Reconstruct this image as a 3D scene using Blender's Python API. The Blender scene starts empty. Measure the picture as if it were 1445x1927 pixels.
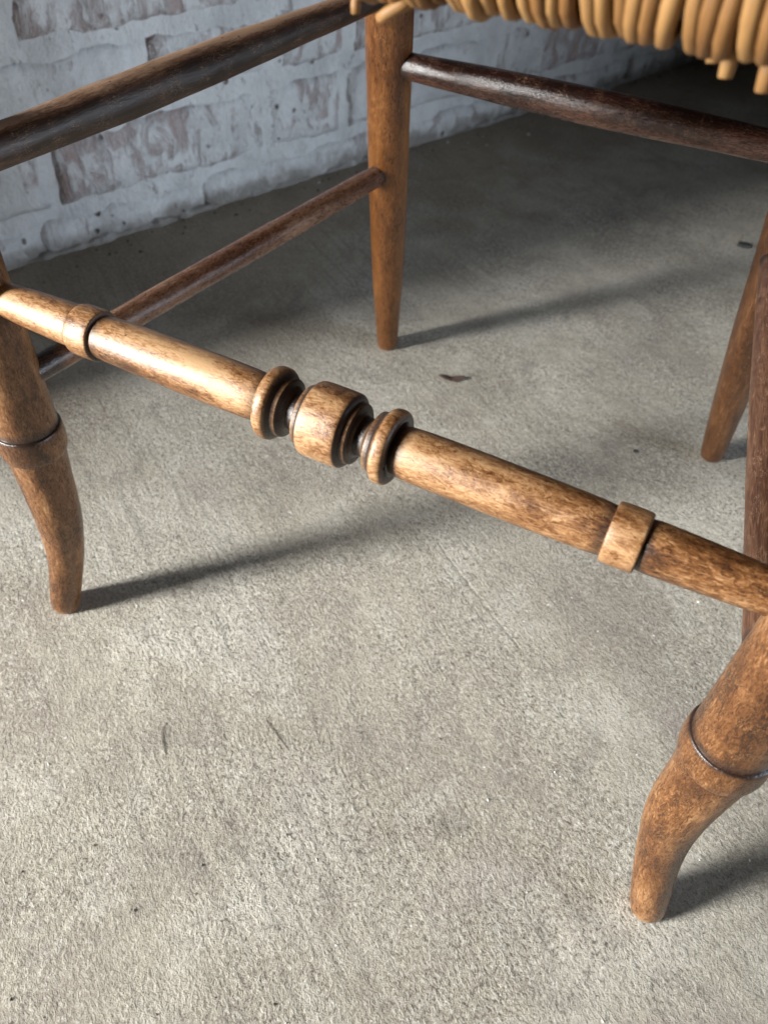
import bpy, bmesh, math, random
import numpy as np
from mathutils import Vector, Matrix, Euler

R = math.radians
rnd = random.Random(7)
S = bpy.context.scene
COL = S.collection

# ------------------------------------------------------------------ camera
CAM_YAW, CAM_PITCH, CAM_ROLL = 0.45344, 0.81978, 0.04882
cam_d = bpy.data.cameras.new('camera')
cam_d.lens = 1499.26 * 36.0 / 1927.0
cam_d.sensor_width = 36.0
cam_d.clip_start, cam_d.clip_end = 0.01, 50
cam = bpy.data.objects.new('camera', cam_d)
COL.objects.link(cam)
cam.matrix_world = (Matrix.Translation((0.14106, -0.20743, 0.49056)) @ Matrix.Rotation(CAM_YAW, 4, 'Z')
                    @ Matrix.Rotation(math.pi / 2 - CAM_PITCH, 4, 'X') @ Matrix.Rotation(CAM_ROLL, 4, 'Z'))
cam_d.dof.use_dof = True
cam_d.dof.focus_distance = 0.40
cam_d.dof.aperture_fstop = 11.5
S.camera = cam

# ------------------------------------------------------------------ light
W = bpy.data.worlds.new('World')
S.world = W
W.use_nodes = True
W.node_tree.nodes['Background'].inputs[0].default_value = (1.0, 0.95, 0.88, 1)
W.node_tree.nodes['Background'].inputs[1].default_value = 0.007


def area(name, loc, target, sx, sy, power, color):
    l = bpy.data.lights.new(name, 'AREA')
    l.shape = 'RECTANGLE'
    l.size, l.size_y, l.energy, l.color = sx, sy, power, color
    o = bpy.data.objects.new(name, l)
    COL.objects.link(o)
    o.location = loc
    d = Vector(target) - Vector(loc)
    o.rotation_euler = d.to_track_quat('-Z', 'Y').to_euler()
    return o


area('doorway_light', (-1.90, -1.86, 1.0), (0.0, 0.20, 0.9), 0.50, 1.7, 322, (1.0, 0.99, 0.96))
wl = area('wall_fill_light', (2.1, 0.50, 0.36), (-0.58, 0.36, 0.15), 0.9, 0.50, 2.8, (0.77, 0.87, 1.0))  # fill added to brighten the wall, no known window there
wl.data.spread = R(42)

S.view_settings.view_transform = 'Standard'
S.view_settings.look = 'None'
S.view_settings.exposure = 0
S.view_settings.gamma = 1
S.render.engine = 'CYCLES'
S.cycles.max_bounces = 6
S.cycles.diffuse_bounces = 4
S.cycles.use_denoising = True


# ------------------------------------------------------------------ node helpers
class NT:
    def __init__(self, name):
        self.m = bpy.data.materials.new(name)
        self.m.use_nodes = True
        self.t = self.m.node_tree
        self.n, self.l = self.t.nodes, self.t.links
        self.b = self.n['Principled BSDF']

    def put(self, sock, v):
        if isinstance(v, bpy.types.NodeSocket):
            self.l.new(v, sock)
        elif v is not None:
            if isinstance(v, (tuple, list)) and len(v) == 3 and sock.type == 'RGBA':
                v = (*v, 1)
            sock.default_value = v

    def math(self, op, a, b=None, clamp=False):
        n = self.n.new('ShaderNodeMath')
        n.operation, n.use_clamp = op, clamp
        self.put(n.inputs[0], a)
        if b is not None:
            self.put(n.inputs[1], b)
        return n.outputs[0]

    def vmath(self, op, a, b):
        n = self.n.new('ShaderNodeVectorMath')
        n.operation = op
        self.put(n.inputs[0], a)
        self.put(n.inputs[1], b)
        return n.outputs[0]

    def noise(self, co, scale, detail=4, rough=0.55, dist=0.0):
        n = self.n.new('ShaderNodeTexNoise')
        self.put(n.inputs['Vector'], co)
        n.inputs['Scale'].default_value = scale
        n.inputs['Detail'].default_value = detail
        n.inputs['Roughness'].default_value = rough
        n.inputs['Distortion'].default_value = dist
        return n.outputs[0]

    def voro(self, co, scale, feature='F1', rand=1.0):
        n = self.n.new('ShaderNodeTexVoronoi')
        n.feature = feature
        self.put(n.inputs['Vector'], co)
        n.inputs['Scale'].default_value = scale
        n.inputs['Randomness'].default_value = rand
        return n.outputs['Distance']

    def ramp(self, f, stops, interp='LINEAR'):
        n = self.n.new('ShaderNodeValToRGB')
        n.color_ramp.interpolation = interp
        e = n.color_ramp.elements
        while len(e) < len(stops):
            e.new(0.5)
        for k, (p, c) in enumerate(stops):
            e[k].position = p
            e[k].color = (*c, 1) if len(c) == 3 else c
        self.put(n.inputs[0], f)
        return n.outputs[0]

    def step(self, f, a, b):
        n = self.n.new('ShaderNodeMapRange')
        n.interpolation_type = 'SMOOTHSTEP'
        self.put(n.inputs[0], f)
        n.inputs[1].default_value, n.inputs[2].default_value = a, b
        return n.outputs[0]

    def mix(self, f, a, b, mode='MIX'):
        n = self.n.new('ShaderNodeMix')
        n.data_type, n.blend_type = 'RGBA', mode
        self.put(n.inputs[0], f)
        self.put(n.inputs[6], a)
        self.put(n.inputs[7], b)
        return n.outputs[2]

    def attr(self, name):
        n = self.n.new('ShaderNodeAttribute')
        n.attribute_name = name
        return n

    def obj(self):
        return self.n.new('ShaderNodeTexCoord').outputs['Object']

    def rand(self):
        return self.n.new('ShaderNodeObjectInfo').outputs['Random']

    def bump(self, h, strength, dist, normal=None):
        n = self.n.new('ShaderNodeBump')
        n.inputs['Strength'].default_value = strength
        n.inputs['Distance'].default_value = dist
        self.put(n.inputs['Height'], h)
        if normal is not None:
            self.put(n.inputs['Normal'], normal)
        return n.outputs[0]

    def out(self, color=None, rough=None, normal=None, spec=None):
        if color is not None:
            self.put(self.b.inputs['Base Color'], color)
        if rough is not None:
            self.put(self.b.inputs['Roughness'], rough)
        if normal is not None:
            self.put(self.b.inputs['Normal'], normal)
        if spec is not None:
            self.put(self.b.inputs['Specular IOR Level'], spec)
        return self.m


# ------------------------------------------------------------------ materials
def wood(name, dark, amber, tan, pale, bias, gloss=0.30, flake=1.0, stretch=0.3, broad_w=0.85):
    """worn varnish on beech: the remaining finish is dark, rubbed places are pale"""
    g = NT(name)
    a = g.attr('grain')
    off = g.math('MULTIPLY', g.rand(), 7.0)
    co = g.vmath('ADD', a.outputs['Vector'], off)
    cs = g.vmath('MULTIPLY', co, (1.0, 1.0, stretch))
    cl = g.vmath('MULTIPLY', co, (1.0, 1.0, 0.09))
    broad = g.noise(cs, 55, 3, 0.5)
    mid = g.noise(cs, 190, 5, 0.62, 0.8)
    fine = g.noise(cs, 760, 6, 0.70, 1.2)
    fibre = g.noise(cl, 1500, 4, 0.7)
    v = g.math('ADD', g.math('MULTIPLY', broad, broad_w), g.math('MULTIPLY', mid, 0.55 * flake))
    v = g.math('ADD', v, g.math('MULTIPLY', fine, 1.25 * flake))
    v = g.math('ADD', v, g.math('MULTIPLY', fibre, 0.22))
    v = g.math('ADD', v, -(broad_w + 0.55 * flake + 1.25 * flake + 0.22) * 0.5 + 0.5 + bias)
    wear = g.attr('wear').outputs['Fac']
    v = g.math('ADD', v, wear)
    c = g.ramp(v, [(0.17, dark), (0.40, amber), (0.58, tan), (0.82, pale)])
    # thin pale scuffs where the finish has flaked to bare wood
    sc = g.noise(g.vmath('MULTIPLY', co, (1, 1, 0.45)), 330, 2, 0.5, 2.2)
    line = g.math('SUBTRACT', 1.0, g.step(g.math('ABSOLUTE', g.math('SUBTRACT', sc, 0.5)), 0.004, 0.022))
    keep = g.step(g.noise(co, 75, 2), 0.46, 0.60)
    c = g.mix(g.math('MULTIPLY', g.math('MULTIPLY', line, keep), 0.70 * flake), c, pale)
    # small dark dents and specks
    d = g.voro(co, 120)
    c = g.mix(g.math('MULTIPLY', g.math('SUBTRACT', 1.0, g.step(d, 0.05, 0.12)), 0.75), c, (0.03, 0.016, 0.01))
    # black old polish left in the turned grooves
    st = g.attr('polish').outputs['Fac']
    c = g.mix(g.math('MULTIPLY', st, g.math('ADD', 0.82, g.math('MULTIPLY', fine, 0.3)), True), c, (0.022, 0.014, 0.012))
    r = g.math('ADD', gloss, g.math('MULTIPLY', g.step(v, 0.25, 0.8), 0.12))
    r = g.math('ADD', r, g.math('MULTIPLY', g.math('SUBTRACT', fine, 0.5), 0.25))
    h = g.math('ADD', g.math('MULTIPLY', fine, 0.7), g.math('MULTIPLY', mid, 0.8))
    h = g.math('ADD', h, g.math('MULTIPLY', broad, 1.2))
    n = g.bump(h, 0.35, 0.0011)
    g.b.inputs['Coat Weight'].default_value = 0.12
    g.b.inputs['Coat Roughness'].default_value = 0.32
    return g.out(c, r, n, 0.5)


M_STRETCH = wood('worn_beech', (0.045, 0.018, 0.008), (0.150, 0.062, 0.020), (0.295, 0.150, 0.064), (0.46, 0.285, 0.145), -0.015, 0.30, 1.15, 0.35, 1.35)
M_LEG = wood('amber_beech', (0.020, 0.009, 0.005), (0.078, 0.029, 0.009), (0.138, 0.055, 0.017), (0.34, 0.18, 0.078), 0.01, 0.25, 1.0, 0.32, 0.95)
M_REAR = wood('orange_beech', (0.028, 0.010, 0.004), (0.100, 0.034, 0.008), (0.18, 0.068, 0.016), (0.32, 0.155, 0.055), -0.02, 0.30, 0.9, 0.25, 0.6)
M_REAR_SHADED = wood('shaded_beech', (0.018, 0.008, 0.004), (0.062, 0.023, 0.008), (0.115, 0.046, 0.016), (0.26, 0.13, 0.052), -0.02, 0.32, 0.9, 0.25, 0.8)  # darker copy of the rear-leg wood, shade put into its colour
M_RAIL = wood('brown_rail', (0.010, 0.006, 0.004), (0.030, 0.014, 0.008), (0.105, 0.052, 0.030), (0.32, 0.20, 0.125), -0.16, 0.42, 0.75, 0.2)
M_RUNG = wood('russet_rung', (0.032, 0.012, 0.007), (0.088, 0.034, 0.018), (0.155, 0.074, 0.040), (0.34, 0.21, 0.135), -0.04, 0.24, 0.8, 0.3)
M_BACK = wood('dark_brown_rail', (0.008, 0.004, 0.003), (0.020, 0.008, 0.006), (0.062, 0.026, 0.017), (0.24, 0.135, 0.085), -0.12, 0.22, 0.7, 0.25)
M_MAHOG = wood('mahogany_rung', (0.026, 0.012, 0.007), (0.066, 0.028, 0.015), (0.120, 0.057, 0.031), (0.33, 0.21, 0.135), -0.02, 0.40, 0.85, 0.12)


def rush_mat():
    g = NT('golden_rush')
    co = g.attr('grain').outputs['Vector']
    off = g.math('MULTIPLY', g.rand(), 9.0)
    co = g.vmath('ADD', co, off)
    n1 = g.noise(g.vmath('MULTIPLY', co, (1, 1, 0.05)), 1100, 4, 0.65)
    n2 = g.noise(co, 60, 3)
    f = g.math('ADD', g.math('MULTIPLY', n1, 0.35), g.math('MULTIPLY', n2, 0.35))
    f = g.math('ADD', f, g.math('MULTIPLY', g.rand(), 0.30))
    c = g.ramp(f, [(0.15, (0.050, 0.022, 0.009)), (0.38, (0.160, 0.074, 0.022)), (0.60, (0.275, 0.150, 0.054)), (0.9, (0.37, 0.228, 0.096))])
    return g.out(c, 0.55, g.bump(n1, 0.4, 0.0006), 0.35)


M_RUSH = rush_mat()


def floor_mat():
    g = NT('sandy_concrete')
    co = g.obj()
    # brushed direction of the trowel: about 33 degrees below +x
    mp = g.n.new('ShaderNodeMapping')
    g.put(mp.inputs['Vector'], co)
    mp.inputs['Rotation'].default_value = (0, 0, R(33))
    rot = mp.outputs[0]
    st = g.vmath('MULTIPLY', rot, (0.30, 1, 1))
    grain = g.noise(g.vmath('MULTIPLY', rot, (0.8, 1, 1)), 500, 4, 0.70, 0.3)
    grit = g.noise(co, 1150, 3, 0.7)
    coarse = g.noise(co, 210, 3, 0.6)
    brush = g.noise(st, 240, 5, 0.7)
    lump = g.noise(co, 46, 3, 0.5)
    patch = g.noise(co, 7.0, 4, 0.6, 0.3)
    patch2 = g.noise(co, 19.0, 5, 0.62, 0.6)
    rough_area = g.step(g.noise(co, 5.0, 3, 0.5), 0.38, 0.62)
    c = g.ramp(patch, [(0.32, (0.340, 0.305, 0.258)), (0.5, (0.442, 0.408, 0.338)), (0.66, (0.565, 0.532, 0.462))])
    c = g.mix(g.math('MULTIPLY', g.step(patch2, 0.53, 0.66), 0.42), c, (0.63, 0.605, 0.535))
    c = g.mix(g.math('MULTIPLY', g.step(patch2, 0.47, 0.34), 0.50), c, (0.275, 0.245, 0.215))
    # pits hold dirt, crests are rubbed pale
    gm = g.math('ADD', g.math('MULTIPLY', grain, 0.47), g.math('ADD', g.math('MULTIPLY', grit, 0.31), g.math('MULTIPLY', coarse, 0.22)))
    gk = g.math('ADD', 0.45, g.math('MULTIPLY', g.step(g.noise(co, 8.5, 4, 0.6), 0.36, 0.62), 0.55))
    c = g.mix(g.math('MULTIPLY', g.step(gm, 0.490, 0.415), g.math('MULTIPLY', gk, 0.92)), c, (0.130, 0.112, 0.092))
    c = g.mix(g.math('MULTIPLY', g.step(gm, 0.508, 0.575), g.math('MULTIPLY', gk, 0.80)), c, (0.75, 0.73, 0.665))
    # faint streaks left by the brush, only in places
    sk = g.math('MULTIPLY', g.step(g.noise(co, 4.5, 3, 0.5), 0.44, 0.60), 0.34)
    c = g.mix(g.math('MULTIPLY', g.step(g.noise(g.vmath('MULTIPLY', rot, (0.06, 1, 1)), 170, 3, 0.6), 0.50, 0.36), sk), c, (0.20, 0.18, 0.155))
    # pinkish and dark blotches
    c = g.mix(g.math('MULTIPLY', g.step(g.noise(co, 11, 3), 0.57, 0.70), 0.30), c, (0.40, 0.345, 0.325))
    blot = g.step(g.noise(co, 15, 5, 0.62, 0.5), 0.60, 0.72)
    c = g.mix(g.math('MULTIPLY', blot, 0.40), c, (0.21, 0.195, 0.18))
    # quartz grains and little black specks
    sp = g.math('SUBTRACT', 1.0, g.step(g.voro(co, 95), 0.06, 0.10))
    c = g.mix(g.math('MULTIPLY', sp, g.step(g.noise(co, 70, 1), 0.55, 0.60)), c, (0.75, 0.74, 0.72))
    sp2 = g.math('SUBTRACT', 1.0, g.step(g.voro(g.vmath('ADD', co, (3.3, 1.7, 0)), 75), 0.05, 0.10))
    c = g.mix(g.math('MULTIPLY', g.math('MULTIPLY', sp2, g.step(g.noise(co, 50, 1), 0.52, 0.60)), 0.8), c, (0.09, 0.08, 0.07))
    h = g.math('ADD', g.math('MULTIPLY', grain, 1.0), g.math('MULTIPLY', grit, 0.35))
    h = g.math('ADD', h, g.math('MULTIPLY', coarse, 0.5))
    h = g.math('ADD', h, g.math('MULTIPLY', brush, 0.5))
    h = g.math('MULTIPLY', h, g.math('ADD', 0.55, g.math('MULTIPLY', rough_area, 0.55)))
    h = g.math('ADD', h, g.math('MULTIPLY', lump, 1.2))
    # brown dirt along the wall, also tinted to counter the bluish fill light
    wd = g.n.new('ShaderNodeVectorMath')
    wd.operation = 'DOT_PRODUCT'
    g.put(wd.inputs[0], g.vmath('SUBTRACT', co, (-0.7486, 0, 0)))
    wd.inputs[1].default_value = (0.9174, -0.398, 0)
    near = g.math('ADD', wd.outputs['Value'], g.math('MULTIPLY', g.math('SUBTRACT', g.noise(co, 6, 5, 0.65), 0.5), 0.5))
    c = g.mix(g.math('MULTIPLY', g.step(near, 0.40, 0.02), 0.62), c, (0.22, 0.168, 0.112))
    # two scored trowel lines
    sep = g.n.new('ShaderNodeSeparateXYZ')
    wob = g.vmath('ADD', rot, g.vmath('MULTIPLY', g.noise(co, 30, 2), (0.0, 0.004, 0)))
    g.put(sep.inputs[0], wob)
    span = g.math('MULTIPLY', g.step(sep.outputs[0], -0.13, -0.07), g.step(sep.outputs[0], 0.03, -0.01))
    for y0, k in ((0.1625, 0.20), (0.1535, 0.12)):
        ln = g.math('SUBTRACT', 1.0, g.step(g.math('ABSOLUTE', g.math('SUBTRACT', sep.outputs[1], y0)), 0.0004, 0.0019))
        ln = g.math('MULTIPLY', ln, span)
        h = g.math('SUBTRACT', h, g.math('MULTIPLY', ln, k))
        c = g.mix(g.math('MULTIPLY', ln, 0.25 * k), c, (0.25, 0.235, 0.21))
    n = g.bump(h, 1.0, 0.0018)
    return g.out(c, 0.92, n, 0.25)


M_FLOOR = floor_mat()


def paint_mat(name, seed, lo, hi, under):
    """whitewash flaking off: what shows underneath is `under`"""
    g = NT(name)
    a = g.attr('grain').outputs['Vector']
    co = g.vmath('ADD', a, (seed, seed * 2.1, 0.0))
    big = g.noise(co, 9, 4, 0.6, 0.4)
    mid = g.noise(g.vmath('MULTIPLY', co, (1.0, 1, 0.5)), 58, 6, 0.68, 0.5)
    fine = g.noise(co, 160, 5, 0.6)
    f = g.math('ADD', g.math('MULTIPLY', big, 0.42), g.math('MULTIPLY', mid, 0.68))
    f = g.math('ADD', f, g.math('MULTIPLY', fine, 0.08))
    f = g.math('ADD', f, g.math('MULTIPLY', g.math('SUBTRACT', g.rand(), 0.5), 0.10))
    f = g.math('ADD', f, g.attr('wear').outputs['Fac'])
    bare = g.step(f, lo, hi)
    w = g.ramp(g.noise(co, 24, 5, 0.6), [(0.3, (0.50, 0.515, 0.52)), (0.55, (0.63, 0.645, 0.65)), (0.75, (0.69, 0.70, 0.70))])
    w = g.mix(g.math('MULTIPLY', g.step(fine, 0.50, 0.30), 0.25), w, (0.40, 0.39, 0.38))
    u = g.mix(g.noise(co, 60, 4), under, tuple(x * 1.7 for x in under))
    c = g.mix(g.math('MULTIPLY', bare, 0.70), w, u)
    # pock marks
    pk = g.math('SUBTRACT', 1.0, g.step(g.voro(co, 38), 0.07, 0.16))
    pk = g.math('MULTIPLY', pk, g.step(g.noise(co, 17, 2), 0.52, 0.60))
    c = g.mix(g.math('MULTIPLY', pk, 0.75), c, (0.13, 0.085, 0.07))
    # earth splashed up from the floor
    sep = g.n.new('ShaderNodeSeparateXYZ')
    g.put(sep.inputs[0], a)
    z = g.math('ADD', sep.outputs[2], g.math('MULTIPLY', g.math('SUBTRACT', g.noise(co, 28, 5, 0.65), 0.5), 0.06))
    c = g.mix(g.math('MULTIPLY', g.step(z, 0.028, 0.0), 0.8), c, (0.155, 0.135, 0.11))
    h = g.math('SUBTRACT', g.math('ADD', g.math('MULTIPLY', mid, 0.5), g.math('MULTIPLY', fine, 0.25)), g.math('MULTIPLY', bare, 0.35))
    h = g.math('SUBTRACT', h, g.math('MULTIPLY', pk, 0.6))
    n = g.bump(h, 1.0, 0.010)
    return g.out(c, 0.75, n, 0.3)


M_BRICK = paint_mat('whitewashed_brick', 1.3, 0.575, 0.76, (0.20, 0.115, 0.10))
M_MORTAR = paint_mat('whitewashed_mortar', 4.1, 0.66, 0.80, (0.22, 0.20, 0.17))


def plain(name, c1, c2, scale, rough):
    g = NT(name)
    n = g.noise(g.obj(), scale, 4)
    return g.out(g.ramp(n, [(0.3, c1), (0.7, c2)]), rough, g.bump(n, 0.4, 0.0008))


M_LEAF = plain('dead_leaf', (0.035, 0.020, 0.017), (0.12, 0.075, 0.06), 220, 0.7)
M_CHIP = plain('grey_slate', (0.03, 0.03, 0.03), (0.08, 0.08, 0.078), 150, 0.7)
M_HAIR = plain('dark_fibre', (0.12, 0.10, 0.085), (0.20, 0.18, 0.15), 300, 0.8)
M_FLAKE = plain('white_flake', (0.65, 0.65, 0.64), (0.8, 0.8, 0.79), 150, 0.7)


# ------------------------------------------------------------------ object helpers
def children_of(o):
    return [c for c in bpy.data.objects if c.parent == o]


def link(name, me, mat, parent=None):
    o = bpy.data.objects.new(name, me)
    COL.objects.link(o)
    if mat:
        me.materials.append(mat)
    if parent is not None:
        o.parent = parent
    return o


def thing(name, label, cat, loc=(0, 0, 0), group=None):
    o = bpy.data.objects.new(name, None)
    o.empty_display_size = 0.05
    COL.objects.link(o)
    o.location = loc
    tag(o, label, cat, group)
    return o


def tag(o, label, cat, group=None):
    o['label'], o['category'] = label, cat
    if group:
        o['group'] = group


def mesh(name, V, F, grain=None, polish=None, wear=None, smooth=True):
    me = bpy.data.meshes.new(name)
    me.from_pydata([tuple(v) for v in V], [], F)
    n = len(V)
    if grain is not None:
        at = me.attributes.new('grain', 'FLOAT_VECTOR', 'POINT')
        at.data.foreach_set('vector', np.asarray(grain, dtype=np.float32).ravel())
    for key, arr in (('polish', polish), ('wear', wear)):
        if arr is not None:
            at = me.attributes.new(key, 'FLOAT', 'POINT')
            at.data.foreach_set('value', np.asarray(arr, dtype=np.float32))
    me.polygons.foreach_set('use_smooth', [smooth] * len(me.polygons))
    me.update()
    return me


def wobble(a, s, k):
    """cheap smooth pseudo-noise around a turned piece, in -1..1"""
    return (math.sin(3 * a + 37 * s + k) + math.sin(2 * a - 61 * s + 1.7 * k) + math.sin(5 * a + 113 * s + 0.6 * k)) / 3


def sweep(path, radii, nseg=32, polish=None, wear=None, lump=0.0, caps=True, k=0.0, s0=0.0):
    """tube of varying radius along a list of points -> V, F, grain, polish, wear"""
    P = [Vector(p) for p in path]
    n = len(P)
    V, G, PO, WE, F = [], [], [], [], []
    t0 = (P[1] - P[0]).normalized()
    ref = Vector((0, 0, 1)) if abs(t0.z) < 0.8 else Vector((0, 1, 0))
    u = t0.cross(ref).normalized()
    s = s0
    for i in range(n):
        if i == 0:
            t = t0
        elif i == n - 1:
            t = (P[i] - P[i - 1]).normalized()
        else:
            t = (P[i + 1] - P[i - 1]).normalized()
        if i:
            s += (P[i] - P[i - 1]).length
        u = (u - t * u.dot(t)).normalized()
        w = t.cross(u)
        for j in range(nseg):
            a = 2 * math.pi * j / nseg
            r = radii[i] * (1 + lump * wobble(a, s, k))
            V.append(P[i] + u * (math.cos(a) * r) + w * (math.sin(a) * r))
            G.append((math.cos(a) * r, math.sin(a) * r, s))
            PO.append(polish[i] if polish else 0.0)
            WE.append(wear(u * math.cos(a) + w * math.sin(a), s) if wear else 0.0)
        if i:
            for j in range(nseg):
                a0, b0 = (i - 1) * nseg + j, (i - 1) * nseg + (j + 1) % nseg
                F.append((a0, b0, b0 + nseg, a0 + nseg))
    if caps:
        F.append(tuple(reversed(range(nseg))))
        F.append(tuple(range((n - 1) * nseg, n * nseg)))
    return V, F, G, PO, WE


def tube(name, path, radii, mat, parent, **kw):
    V, F, G, PO, WE = sweep(path, radii, **kw)
    return link(name, mesh(name, V, F, G, PO, WE), mat, parent)


def interp(x, xs, ys):
    return float(np.interp(x, xs, ys))


def smooth_interp(xs, ys, q):
    """monotone-ish cubic (Catmull-Rom) through knots"""
    xs, ys = list(xs), list(ys)
    out = []
    for x in q:
        i = min(max(np.searchsorted(xs, x) - 1, 0), len(xs) - 2)
        x0, x1 = xs[i], xs[i + 1]
        h = x1 - x0
        t = (x - x0) / h
        m0 = (ys[i + 1] - ys[i - 1]) / (xs[i + 1] - xs[i - 1]) if i > 0 else (ys[1] - ys[0]) / h
        m1 = (ys[i + 2] - ys[i]) / (xs[i + 2] - xs[i]) if i + 2 < len(xs) else (ys[-1] - ys[-2]) / h
        out.append((2 * t ** 3 - 3 * t ** 2 + 1) * ys[i] + (t ** 3 - 2 * t ** 2 + t) * h * m0
                   + (-2 * t ** 3 + 3 * t ** 2) * ys[i + 1] + (t ** 3 - t ** 2) * h * m1)
    return out


# ------------------------------------------------------------------ setting: floor
def build_floor():
    xs = np.linspace(-2.6, 3.0, 57)
    ys = np.linspace(-1.8, 4.2, 61)
    V = [(x, y, 0.0) for y in ys for x in xs]
    nx = len(xs)
    F = [(j * nx + i, j * nx + i + 1, (j + 1) * nx + i + 1, (j + 1) * nx + i) for j in range(len(ys) - 1) for i in range(nx - 1)]
    o = link('floor', mesh('floor', V, F), M_FLOOR)
    o['kind'] = 'structure'
    o['label'] = 'rough sandy grey concrete floor under the chair'


build_floor()

# ------------------------------------------------------------------ the brick wall
WALL_O = Vector((-0.7486, 0, 0))
WALL_A = Vector((0.398, 0.9174, 0))          # along the wall, away from the camera


def build_wall():
    w = thing('brick_wall', 'whitewashed brick wall with flaking paint behind the chair', 'wall', WALL_O)
    w.rotation_euler = (0, 0, math.atan2(WALL_A.y, WALL_A.x))
    # courses: bottom, top, first joint offsets
    zs = [(-0.034, 0.037), (0.052, 0.126), (0.142, 0.204), (0.219, 0.288)]
    z = 0.303
    while z < 0.72:
        zs.append((z, z + 0.068))
        z += 0.083
    joints = {0: [0.14, 0.39, 0.601, 0.88, 1.155], 1: [0.153, 0.428, 0.703, 0.832, 1.10, 1.385], 2: [0.29, 0.559, 0.727, 0.840, 1.11, 1.26],
              3: [0.165, 0.425, 0.70, 0.975, 1.24]}
    wears = {(1, 0.428): 0.085, (1, 0.703): 0.03, (2, 0.559): 0.0, (3, 0.425): 0.05, (2, 0.727): 0.04, (1, 0.832): -0.03,
             (1, 1.10): 0.04, (2, 0.29): -0.03, (2, 0.84): 0.01, (0, 0.39): 0.0}
    r = random.Random(3)
    for ci, (z0, z1) in enumerate(zs):
        js = list(joints.get(ci, [0.16 if ci % 2 else 0.30]))
        while js[0] > -0.75:
            js.insert(0, js[0] - 0.275 + r.uniform(-.006, .006))
        while js[-1] < 2.5:
            js.append(js[-1] + 0.275 + r.uniform(-.008, .008))
        for a, b in zip(js[:-1], js[1:]):
            wr = 0.0
            for (kc, ks), kv in wears.items():
                if kc == ci and abs(ks - a) < 0.003:
                    wr = kv
            make_brick(w, a + 0.0075, b - 0.0075, z0 + r.uniform(-.001, .001), z1 + r.uniform(-.0015, .0015), r, wr)
    # brick pier out of view, added to cut off the doorway light
    z = -0.034
    while z < 0.70:
        for y0, y1 in ((-0.174, -0.092), (-0.088, 0.0)):
            bm = bmesh.new()
            bmesh.ops.create_cube(bm, size=1.0)
            for v in bm.verts:
                v.co = Vector((-0.03 + v.co.x * 0.255, (y0 + y1) / 2 + v.co.y * (y1 - y0), z + 0.0395 + v.co.z * 0.077))
            bmesh.ops.bevel(bm, geom=bm.edges[:], offset=0.004, segments=2, affect='EDGES')
            me = bpy.data.meshes.new('brick')
            bm.to_mesh(me)
            at = me.attributes.new('grain', 'FLOAT_VECTOR', 'POINT')
            at.data.foreach_set('vector', np.array([c for v in bm.verts for c in v.co], dtype=np.float32))
            bm.free()
            link('brick', me, M_BRICK, w)
        z += 0.080
    # mortar body, its face set back from the bricks
    xs = np.linspace(-0.9, 2.7, 361)
    zz = np.linspace(-0.05, 0.72, 78)
    V, G = [], []
    for q in zz:
        for x in xs:
            d = 0.0052 + 0.0016 * math.sin(31 * x + 17 * q) + 0.0012 * math.sin(83 * x - 45 * q) + 0.0009 * math.sin(171 * x + 140 * q)
            V.append((x, d, q))
            G.append((x, 0, q))
    nx = len(xs)
    F = [(j * nx + i, j * nx + i + 1, (j + 1) * nx + i + 1, (j + 1) * nx + i) for j in range(len(zz) - 1) for i in range(nx - 1)]
    b0 = len(V)
    for (x, y, q) in ((-0.9, 0.1, -0.05), (2.7, 0.1, -0.05), (2.7, 0.1, 0.72), (-0.9, 0.1, 0.72)):
        V.append((x, y, q))
        G.append((x, 0.1, q))
    F += [(b0, b0 + 3, b0 + 2, b0 + 1),
          tuple([b0 + 3] + [(len(zz) - 1) * nx + i for i in range(nx)] + [b0 + 2])]
    # slurry and droppings left along the foot of the wall
    r2 = random.Random(11)
    n = 420
    ph = [r2.uniform(0, 6.3) for _ in range(6)]
    path, rad = [], []
    for q in range(n):
        x = -0.1 + 1.9 * q / (n - 1)
        a = sum(math.sin(x * f + p) * w_ for f, p, w_ in zip((9, 21, 47, 90, 170, 310), ph, (.5, .5, .45, .4, .3, .25)))
        rad.append(max(0.0012, 0.0046 + 0.0030 * a + r2.uniform(-.0006, .0006)))
        path.append((x, 0.003, 0.0))
    V2, F2, G2, PO2, WE2 = sweep(path, rad, 14, None, None, 0.16, True, 2.0)
    link('mortar_skirt', mesh('mortar_skirt', V2, F2, [tuple(v) for v in V2], PO2, WE2), M_MORTAR, w)
    link('mortar', mesh('mortar', V, F, G, None, [0.0] * len(V)), M_MORTAR, w)


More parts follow.
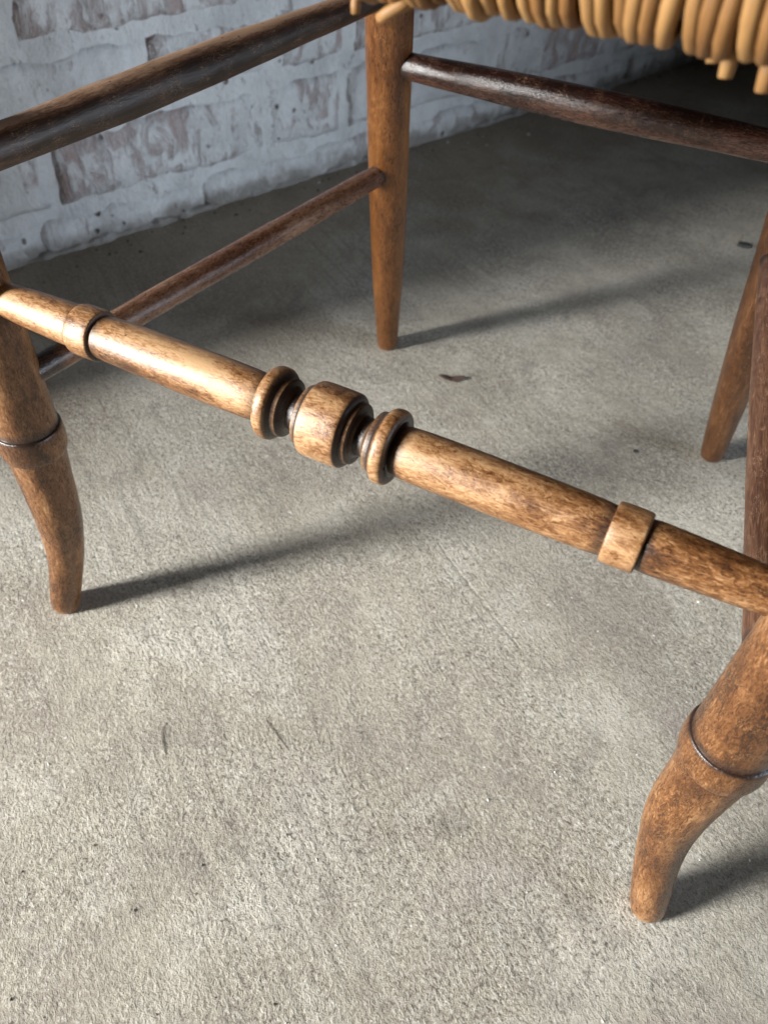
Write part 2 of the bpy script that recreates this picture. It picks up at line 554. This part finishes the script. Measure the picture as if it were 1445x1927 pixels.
def make_brick(parent, x0, x1, z0, z1, r, wear):
    nx, nz = max(4, int((x1 - x0) / 0.011)), 7
    V, G, F = [], [], []
    k = r.uniform(0, 50)
    tilt = r.uniform(-.0015, .0015)
    proud = r.uniform(-.0012, .0012)
    cx, cz = (x0 + x1) / 2, (z0 + z1) / 2
    c = 0.0065
    for j in range(nz + 1):
        for i in range(nx + 1):
            u, v = i / nx, j / nz
            # edge-rounded spacing
            x, z = x0 + (x1 - x0) * u, z0 + (z1 - z0) * v
            ex = min(x - x0, x1 - x) / c
            ez = min(z - z0, z1 - z) / c
            e = min(1, ex) if ez >= 1 else (min(1, ez) if ex >= 1 else 1 - min(1, math.hypot(1 - ex, 1 - ez)))
            drop = 0.0065 * (1 - math.sqrt(max(0, 1 - (1 - e) ** 2)))
            y = -proud + drop + 0.0010 * math.sin(71 * x + k) * math.sin(63 * z + 2 * k) + 0.0006 * math.sin(190 * x + 150 * z + k)
            y += tilt * (x - cx) / 0.13
            xx = x + (0.0016 * math.sin(120 * z + k) + 0.0009 * math.sin(260 * z + 3 * k)) * (1 if u in (0, 1) else 0.5)
            zz = z + (0.0014 * math.sin(52 * x + 2 * k) + 0.0008 * math.sin(170 * x + k)) * (1 if v in (0, 1) else 0.5)
            V.append((xx, y, zz))
            G.append((xx, 0, zz))
    m = nx + 1
    F = [(j * m + i, j * m + i + 1, (j + 1) * m + i + 1, (j + 1) * m + i) for j in range(nz) for i in range(nx)]
    ring = [i for i in range(m)] + [j * m + nx for j in range(1, nz + 1)] + [nz * m + i for i in range(nx - 1, -1, -1)] + [j * m for j in range(nz - 1, 0, -1)]
    b = len(V)
    for q in ring:
        V.append((V[q][0], 0.03, V[q][2]))
        G.append((V[q][0], 0.03, V[q][2]))
    L = len(ring)
    for q in range(L):
        F.append((ring[q], b + q, b + (q + 1) % L, ring[(q + 1) % L]))
    link('brick', mesh('brick', V, F, G, None, [wear] * len(V)), M_BRICK, parent)


build_wall()

# ------------------------------------------------------------------ the chair
chair = thing('rush_seat_chair', 'worn wooden chair with rush seat, turned front stretcher and curved front legs', 'chair', (0, 0.2, 0))
CH = Vector((0, 0.2, 0))


def L(p):
    return Vector(p) - CH


# --- front legs: swept outward and forward at the foot, a turned collar above the knee
HK = [-.01, .01, .03, .05, .07, .09, .11, .13, .15, .17, .26, .34, .462]
XK = [.2231, .2191, .2148, .2112, .2084, .2065, .2063, .2076, .2083, .2080, .2082, .2078, .207]
YK = [.0012, .0032, .0062, .0098, .0121, .0136, .0147, .0162, .0172, .0173, .0185, .0205, .0250]
RK = [.0099, .0106, .0112, .0120, .0131, .0146, .0156, .0164, .0176, .0182, .0172, .0166, .0158]


def leg_axis(h, s):
    return Vector((s * smooth_interp(HK, XK, [h])[0], smooth_interp(HK, YK, [h])[0], h))


def front_leg(s):
    hs = [0.0, 0.0012, 0.003, 0.006] + list(np.linspace(0.010, 0.132, 42)) + list(np.linspace(0.1345, 0.46, 60))
    rad = smooth_interp(HK, RK, hs)
    rad[0], rad[1], rad[2], rad[3] = rad[0] * .80, rad[1] * .89, rad[2] * .955, rad[3] * .985
    pol = []
    for i, h in enumerate(hs):
        pol.append(0.9 * math.exp(-((h - 0.1725) / 0.0022) ** 2) + (0.35 if h < 0.002 else 0))
    path = [L(leg_axis(h, s)) for h in hs]
    o = tube('front_leg', path, rad, M_LEG, chair, nseg=40, polish=pol, lump=0.012, k=2.0 + s, wear=lambda n, t: 0.22 * math.exp(-(t / 0.006) ** 2))
    # collar
    prof = [(0.1520, .0170), (0.1519, .0186), (0.1526, .0191), (0.1545, .0196), (0.1572, .0200), (0.1610, .0201), (0.1660, .0200), (0.1690, .0198),
            (0.1709, .0195), (0.1716, .0190), (0.1719, .0183), (0.1716, .0176)]
    path = [L(leg_axis(h, s)) for h, _ in prof]
    pol = [.5, .35, 0, 0, 0, 0, 0, 0.1, 0.65, 1.0, 1.0, 1.0]
    V, F, G, PO, WE = sweep(path, [q for _, q in prof], 48, pol, lambda n, t: 0.0 if t > 0.1590 else 0.0, 0.004, False, s0=0.14)
    link('leg_collar', mesh('leg_collar', V, F, G, PO, WE), M_LEG, o)
    return o


front_leg(-1)
front_leg(1)


# --- rear legs: straight, raked back
def rear_axis(h, s):
    return Vector((s * (0.1685 - 0.069 * h), 0.4164 - 0.1997 * h, h))


for s in (-1, 1):
    hs = [0.0, 0.001, 0.003, 0.006] + list(np.linspace(0.012, 0.50, 70))
    rad = smooth_interp([0, .03, .08, .15, .24, .32, .42, .5], [.0102, .0116, .0138, .0158, .0166, .0171, .0168, .0165], hs)
    rad[0], rad[1], rad[2] = rad[0] * .82, rad[1] * .9, rad[2] * .96
    tube('rear_leg', [L(rear_axis(h, s)) for h in hs], rad, M_REAR if s < 0 else M_REAR_SHADED, chair, nseg=36, lump=0.014, k=5 + s)


# --- plain rungs and rails
def rung(name, a, b, knots, mat, k, n=130, wear=None, lump=0.02, bow=0.0):
    a, b = L(a), L(b)
    ts = np.linspace(0, 1, n)
    rad = smooth_interp([q[0] for q in knots], [q[1] for q in knots], ts)
    path = [a.lerp(b, t) + Vector((0, 0, -bow * 4 * t * (1 - t))) for t in ts]
    ln = (b - a).length
    pol = [max(0.9 * math.exp(-((min(t, 1 - t) * ln - 0.0172) / 0.0030) ** 2), 0.9 if min(t, 1 - t) * ln < .0172 else 0) for t in ts]
    return tube(name, path, rad, mat, chair, nseg=32, lump=lump, k=k, wear=wear, polish=pol)


top_worn = lambda n, s: 0.55 * max(0.0, n.z - 0.62) / 0.38 + 0.10 * max(0.0, -n.z)
for s in (-1, 1):
    rung('side_rail', (s * .2005, -.0036, .3265), rear_axis(.3361, s), [(0, .0090), (.15, .0098), (.45, .0110), (.75, .0092), (1, .0074)],
         M_RAIL, 1.0 + s, wear=top_worn, lump=0.03)
rung('side_stretcher', (-.2000, .0248, .2071), rear_axis(.2032, -1), [(0, .0074), (.3, .0084), (.6, .0088), (.9, .0084), (1, .0078)], M_RUNG, 3.3)
o = rung('side_stretcher', (.2060, .0248, .2071), (.1495, .3729, .2176), [(0, .0085), (.25, .0102), (.5, .0112), (.8, .0104), (1, .0092)], M_MAHOG, 8.1)
o['label'] = 'mahogany red side stretcher'
rung('back_stretcher', rear_axis(.2898, -1), rear_axis(.2898, 1), [(0, .0086), (.18, .0100), (.5, .0116), (.8, .0102), (1, .0086)], M_BACK, 6.0,
     wear=lambda n, s: 0.30 * max(0.0, -n.z - 0.2))


# --- turned front stretcher: shaft with sub-parts
SY, SZ = 0.0225, 0.2586


def turned(name, prof, parent, polish, k, lump=0.006, nseg=64, caps=False, wear=None):
    path = [L((x, SY, SZ)) for x, _ in prof]
    V, F, G, PO, WE = sweep(path, [r for _, r in prof], nseg, polish, wear, lump, caps, k, prof[0][0])
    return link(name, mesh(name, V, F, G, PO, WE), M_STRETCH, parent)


XS = 0.0015


def shaft_profile():
    half = [(0.2100, .0082), (0.195, .0088), (0.175, .0099), (0.155, .0107), (0.146, .0109), (0.1430, .0107), (0.1415, .0105), (0.1395, .0105),
            (0.1310, .0106), (0.1265, .0108), (0.122, .0111), (0.10, .0116), (0.075, .0119), (0.055, .0119), (0.042, .0117), (0.0375, .0114), (0.0352, .0108),
            (0.0335, .0105), (0.0240, .0098), (0.0215, .0093), (0.0190, .0090), (0.0165, .0089), (0.0140, .0092), (0.0115, .0098), (0.0, .0100)]
    prof = []
    for (x0, r0), (x1, r1) in zip(half[:-1], half[1:]):
        m = max(1, int((x0 - x1) / 0.004))
        for q in range(m):
            t = q / m
            prof.append((-(x0 + (x1 - x0) * t), r0 + (r1 - r0) * t))
    prof.append((0.0, half[-1][1]))
    full = prof + [(-x, r) for x, r in reversed(prof[:-1])]
    pol = []
    for x, r in full:
        a = abs(x - XS) if abs(x) < .06 else abs(x)
        p = 0.0
        if a < 0.0345:
            p = 1.0
        elif a < 0.0375:
            p = (0.0375 - a) / 0.003
        p = max(p, 0.9 * math.exp(-((a - 0.1435) / 0.0013) ** 2), 0.9 * math.exp(-((a - 0.1272) / 0.0013) ** 2))
        pol.append(p)
    return full, pol


prof, pol = shaft_profile()
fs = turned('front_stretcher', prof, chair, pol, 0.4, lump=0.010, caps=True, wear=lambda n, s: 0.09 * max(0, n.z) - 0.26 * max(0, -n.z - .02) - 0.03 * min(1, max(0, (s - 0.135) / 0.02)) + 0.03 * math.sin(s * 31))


def ring(name, centre, prof, pol):
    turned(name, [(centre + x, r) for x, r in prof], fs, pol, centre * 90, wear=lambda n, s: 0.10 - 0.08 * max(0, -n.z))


for c in (-0.1358, 0.1350):
    ring('collar', c, [(-.0070, .0104), (-.0071, .0117), (-.0068, .0124), (-.0060, .0127), (-.003, .0129), (.003, .0129), (.0060, .0127), (.0068, .0124), (.0071, .0117), (.0070, .0104)],
         [1, .9, .35, 0, 0, 0, 0, .35, .9, 1])
XC = 0.0015
for s in (-1, 1):
    # bead: a flat-rimmed disc, its inner side chamfered down to a thin fillet
    p = [(.0046, .0106), (.0048, .0126), (.0047, .0148), (.0043, .0160), (.0036, .0167), (.0024, .01705), (.0004, .0171), (-.0008, .0169), (-.0015, .0164), (-.0026, .0152), (-.0034, .0144), (-.0037, .0140),
         (-.0039, .0138), (-.0059, .01375), (-.0062, .0136), (-.0067, .0128), (-.0070, .0111), (-.0081, .0098), (-.0092, .0091)]
    q = [1, 1, 1, .7, .15, 0, 0, 0, .5, 1, 1, 1, 1, .55, .75, 1, 1, .9, .75]
    c = 0.0281
    if s > 0:
        ring('bead', XC + c, [(x, r) for x, r in reversed(p)], list(reversed(q)))
    else:
        ring('bead', XC - c, [(-x, r) for x, r in p], q)
dp = [(.0150, .0091), (.0143, .0099), (.0139, .0112), (.0138, .0131), (.0135, .0138), (.0131, .01405), (.0114, .0141), (.0111, .0143), (.0110, .0148), (.0105, .0158), (.0097, .0167), (.0091, .01705), (.0080, .01725), (.004, .0174)]
dq = [.75, .9, 1, 1, .7, .5, 1, 1, 1, 1, 1, .3, 0, 0]
drum = [(-x, r) for x, r in dp] + [(0, .0174)] + [(x, r) for x, r in reversed(dp)]
ring('drum', XC, drum, dq + [0] + list(reversed(dq)))

# --- rush seat: rails with strands wrapped round them
FZ = 0.4440          # height of the seat rails' axis
RAILR = 0.0135
cF = [(-.205, .027), (.205, .027)]
cB = [(-.139, .328), (.139, .328)]
seat_r = [(cF[0], cF[1]), (cF[1], cB[1]), (cB[1], cB[0]), (cB[0], cF[0])]
for a, b in seat_r:
    tube('seat_rail', [L((a[0], a[1], FZ)).lerp(L((b[0], b[1], FZ)), t) for t in np.linspace(0, 1, 12)], [RAILR - .0012] * 12, M_RAIL, chair, nseg=20)

centre = Vector((0, 0.175, 0))


def strand(p, inward, depth, r, lean, slack, nseg=8):
    """one rush cord: over the rail, round its outer side and back underneath"""
    along = Vector((-inward.y, inward.x, 0))
    pts = []
    rr = RAILR + r
    top = [(depth, rr - 0.003), (depth * .6, rr - .001), (depth * .25, rr + .0002)]
    for d, z in top:
        pts.append((d, z, 0.0))
    for k in range(9):
        a = math.pi / 2 + math.pi * k / 8
        pts.append((math.cos(a) * rr, math.sin(a) * rr - slack * (k / 8) ** 2, k / 8))
    for d in (.25, .6, 1.0):
        pts.append((depth * d, -rr - slack + 0.004 * d, 1.0))
    path = [Vector((p[0], p[1], FZ)) + inward * d + Vector((0, 0, z)) + along * (lean * (f - .5)) for d, z, f in pts]
    rad = [r * rnd.uniform(.93, 1.07) for _ in pts]
    tube('rush_strand', [L(q) for q in path], rad, M_RUSH, chair, nseg=nseg, lump=0.05, k=rnd.uniform(0, 9))


for ri, (a, b) in enumerate(seat_r):
    a3, b3 = Vector((a[0], a[1], 0)), Vector((b[0], b[1], 0))
    ln = (b3 - a3).length
    d = (b3 - a3).normalized()
    inw = Vector((-d.y, d.x, 0))
    t = 0.017
    step = 0.0042 if ri == 0 else 0.0062
    while t < ln - 0.017:
        depth = min(min(t, ln - t) * 0.97, 0.148)
        r = rnd.uniform(.0019, .0026) if ri == 0 else .0030
        slack = max(0, rnd.gauss(0, .0005)) + max(0, 0.125 - (a3 + d * t).x) * 0.03 if ri == 0 else 0.001
        p = a3 + d * t
        if ri == 0 and rnd.random() < 0.09:
            r *= 0.72
        strand(p, inw, max(depth, 0.012), r, rnd.gauss(0.0010, .0030) if ri == 0 else rnd.gauss(0, .002), slack, 10 if ri == 0 else 6)
        t += step * rnd.uniform(.86, 1.14) if ri == 0 else step
# loose ends hanging under the front edge
for pts, r in (
        ([(.0330, .0230, .4290), (.0279, .0200, .4248), (.0238, .0195, .4224), (.0212, .0195, .4206)], .0017),
        ([(.0120, .0240, .4330), (.0128, .0220, .4270), (.0132, .0205, .4225), (.0134, .0200, .4204)], .0015),
        ([(.1120, .0300, .4320), (.1122, .0295, .4255), (.1126, .0290, .4230)], .0022),
        ([(.1162, .0280, .4320), (.1164, .0275, .4250), (.1167, .0270, .4208)], .0021),
        ([(.1262, .0270, .4320), (.1262, .0265, .4250), (.1266, .0260, .4196)], .0023)):
    tube('loose_strand', [L(q) for q in pts], [r] * (len(pts) - 1) + [r * .85], M_RUSH, chair, nseg=10, lump=0.05, k=r * 900)


# ------------------------------------------------------------------ bits lying on the floor
def chip(name, x, y, outline, th, mat, label, cat, rz=0.0, curl=0.0, group=None):
    n = len(outline)
    V = [(px, py, 0.0006 + curl * (px * px + py * py) * 60) for px, py in outline]
    V += [(px * .92, py * .92, th + 0.0006 + curl * (px * px + py * py) * 60) for px, py in outline]
    V += [(0, 0, 0.0004), (0, 0, th * 1.15 + .0004)]
    F = []
    for i in range(n):
        j = (i + 1) % n
        F += [(i, j, n + j, n + i), (j, i, 2 * n), (n + i, n + j, 2 * n + 1)]
    o = link(name, mesh(name, V, F, smooth=False), mat)
    o.location = (x, y, 0)
    o.rotation_euler = (0, 0, rz)
    tag(o, label, cat, group)
    return o


chip('leaf_scrap', -.0863, .3991, [(-.0145, -.001), (-.008, -.0045), (-.002, -.006), (.004, -.007), (.008, -.003), (.0135, -.0015), (.0125, .002), (.006, .003), (-.001, .0015), (-.006, .003), (-.010, .0015)],
     .0012, M_LEAF, 'dark brown leaf scrap on the floor behind the turned stretcher', 'leaf scrap', R(22), 0.25)
chip('slate_chip', .1181, .8340, [(-.009, -.004), (-.002, -.007), (.006, -.006), (.010, .0), (.004, .005), (-.007, .004)], .003, M_CHIP,
     'dark grey stone chip on the floor in the far right shadow', 'stone chip', R(10))
chip('grit_speck', .1057, .3855, [(-.003, -.001), (0, -.002), (.003, -.0005), (.002, .0018), (-.002, .0016)], .0015, M_CHIP,
     'tiny black speck on the floor left of the right rear foot', 'speck', 0.3)


def build_grit():
    r = random.Random(21)
    V, F, mats = [], [], []
    for q in range(1500):
        if q < 170:                                   # crumbs gathered at the foot of the wall
            d = abs(r.gauss(0, .035)) + .006
            a = r.uniform(.25, 1.7)
            p = WALL_O + WALL_A * a + Vector((0.9174, -0.398, 0)) * d
            x, y = p.x, p.y
            sz = r.choice((.0008, .0012, .0018, .0026))
        else:
            x, y = r.uniform(-.45, .6), r.uniform(-.22, .9)
            sz = r.choice((.00035, .0005, .0005, .0007, .0009))
        b = len(V)
        rz = r.uniform(0, 6.3)
        pts = [(1, 0, 0), (-.2, .8, 0), (-.9, -.1, 0), (.1, -.8, 0), (.1, .1, .8), (0, 0, -.4)]
        ax, ay = r.uniform(.7, 1.6), r.uniform(.6, 1.1)
        for px, py, pz in pts:
            px, py = px * ax * r.uniform(.7, 1.2), py * ay * r.uniform(.7, 1.2)
            V.append((x + sz * (px * math.cos(rz) - py * math.sin(rz)), y + sz * (px * math.sin(rz) + py * math.cos(rz)), sz * (pz + .35)))
        F += [(b, b + 1, b + 4), (b + 1, b + 2, b + 4), (b + 2, b + 3, b + 4), (b + 3, b, b + 4), (b + 1, b, b + 5), (b + 2, b + 1, b + 5), (b + 3, b + 2, b + 5), (b, b + 3, b + 5)]
        mats += [0 if r.random() < (.15 if q < 170 else .45) else (1 if r.random() < .5 else 2)] * 8
    me = mesh('grit', V, F, smooth=False)
    o = link('grit', me, M_FLAKE)
    me.materials.append(M_CHIP)
    me.materials.append(M_LEAF)
    me.polygons.foreach_set('material_index', mats)
    o['kind'] = 'stuff'
    o['label'] = 'fine sandy grit scattered on the concrete floor'


build_grit()


def fibre(name, pts, r, label):
    P = [Vector(p) for p in pts]
    q = np.linspace(0, len(P) - 1, 14)
    path = [Vector((smooth_interp(range(len(P)), [v[i] for v in P], [t])[0] for i in range(3))) for t in q]
    c = path[7].copy()
    V, F, G, PO, WE = sweep([v - c for v in path], [r * (0.5 + math.sin(math.pi * (i + .6) / 14.2) * .5) for i in range(14)], 6)
    o = link(name, mesh(name, V, F, G, PO, WE), M_HAIR)
    o.location = c
    tag(o, label, 'fibre')


fibre('curved_fibre', [(-.0948, -.0380, .0004), (-.0942, -.0438, .0005), (-.0903, -.0487, .0005), (-.0861, -.0528, .0005), (-.0809, -.0567, .0002)], .00028,
      'short curved dark fibre on the floor in front of the left foot')
fibre('straight_fibre', [(-.0387, -.0046, .0003), (-.0265, -.0102, .0005), (-.0130, -.0157, .0003)], .00025,
      'thin straight dark hair on the floor below the turned stretcher')
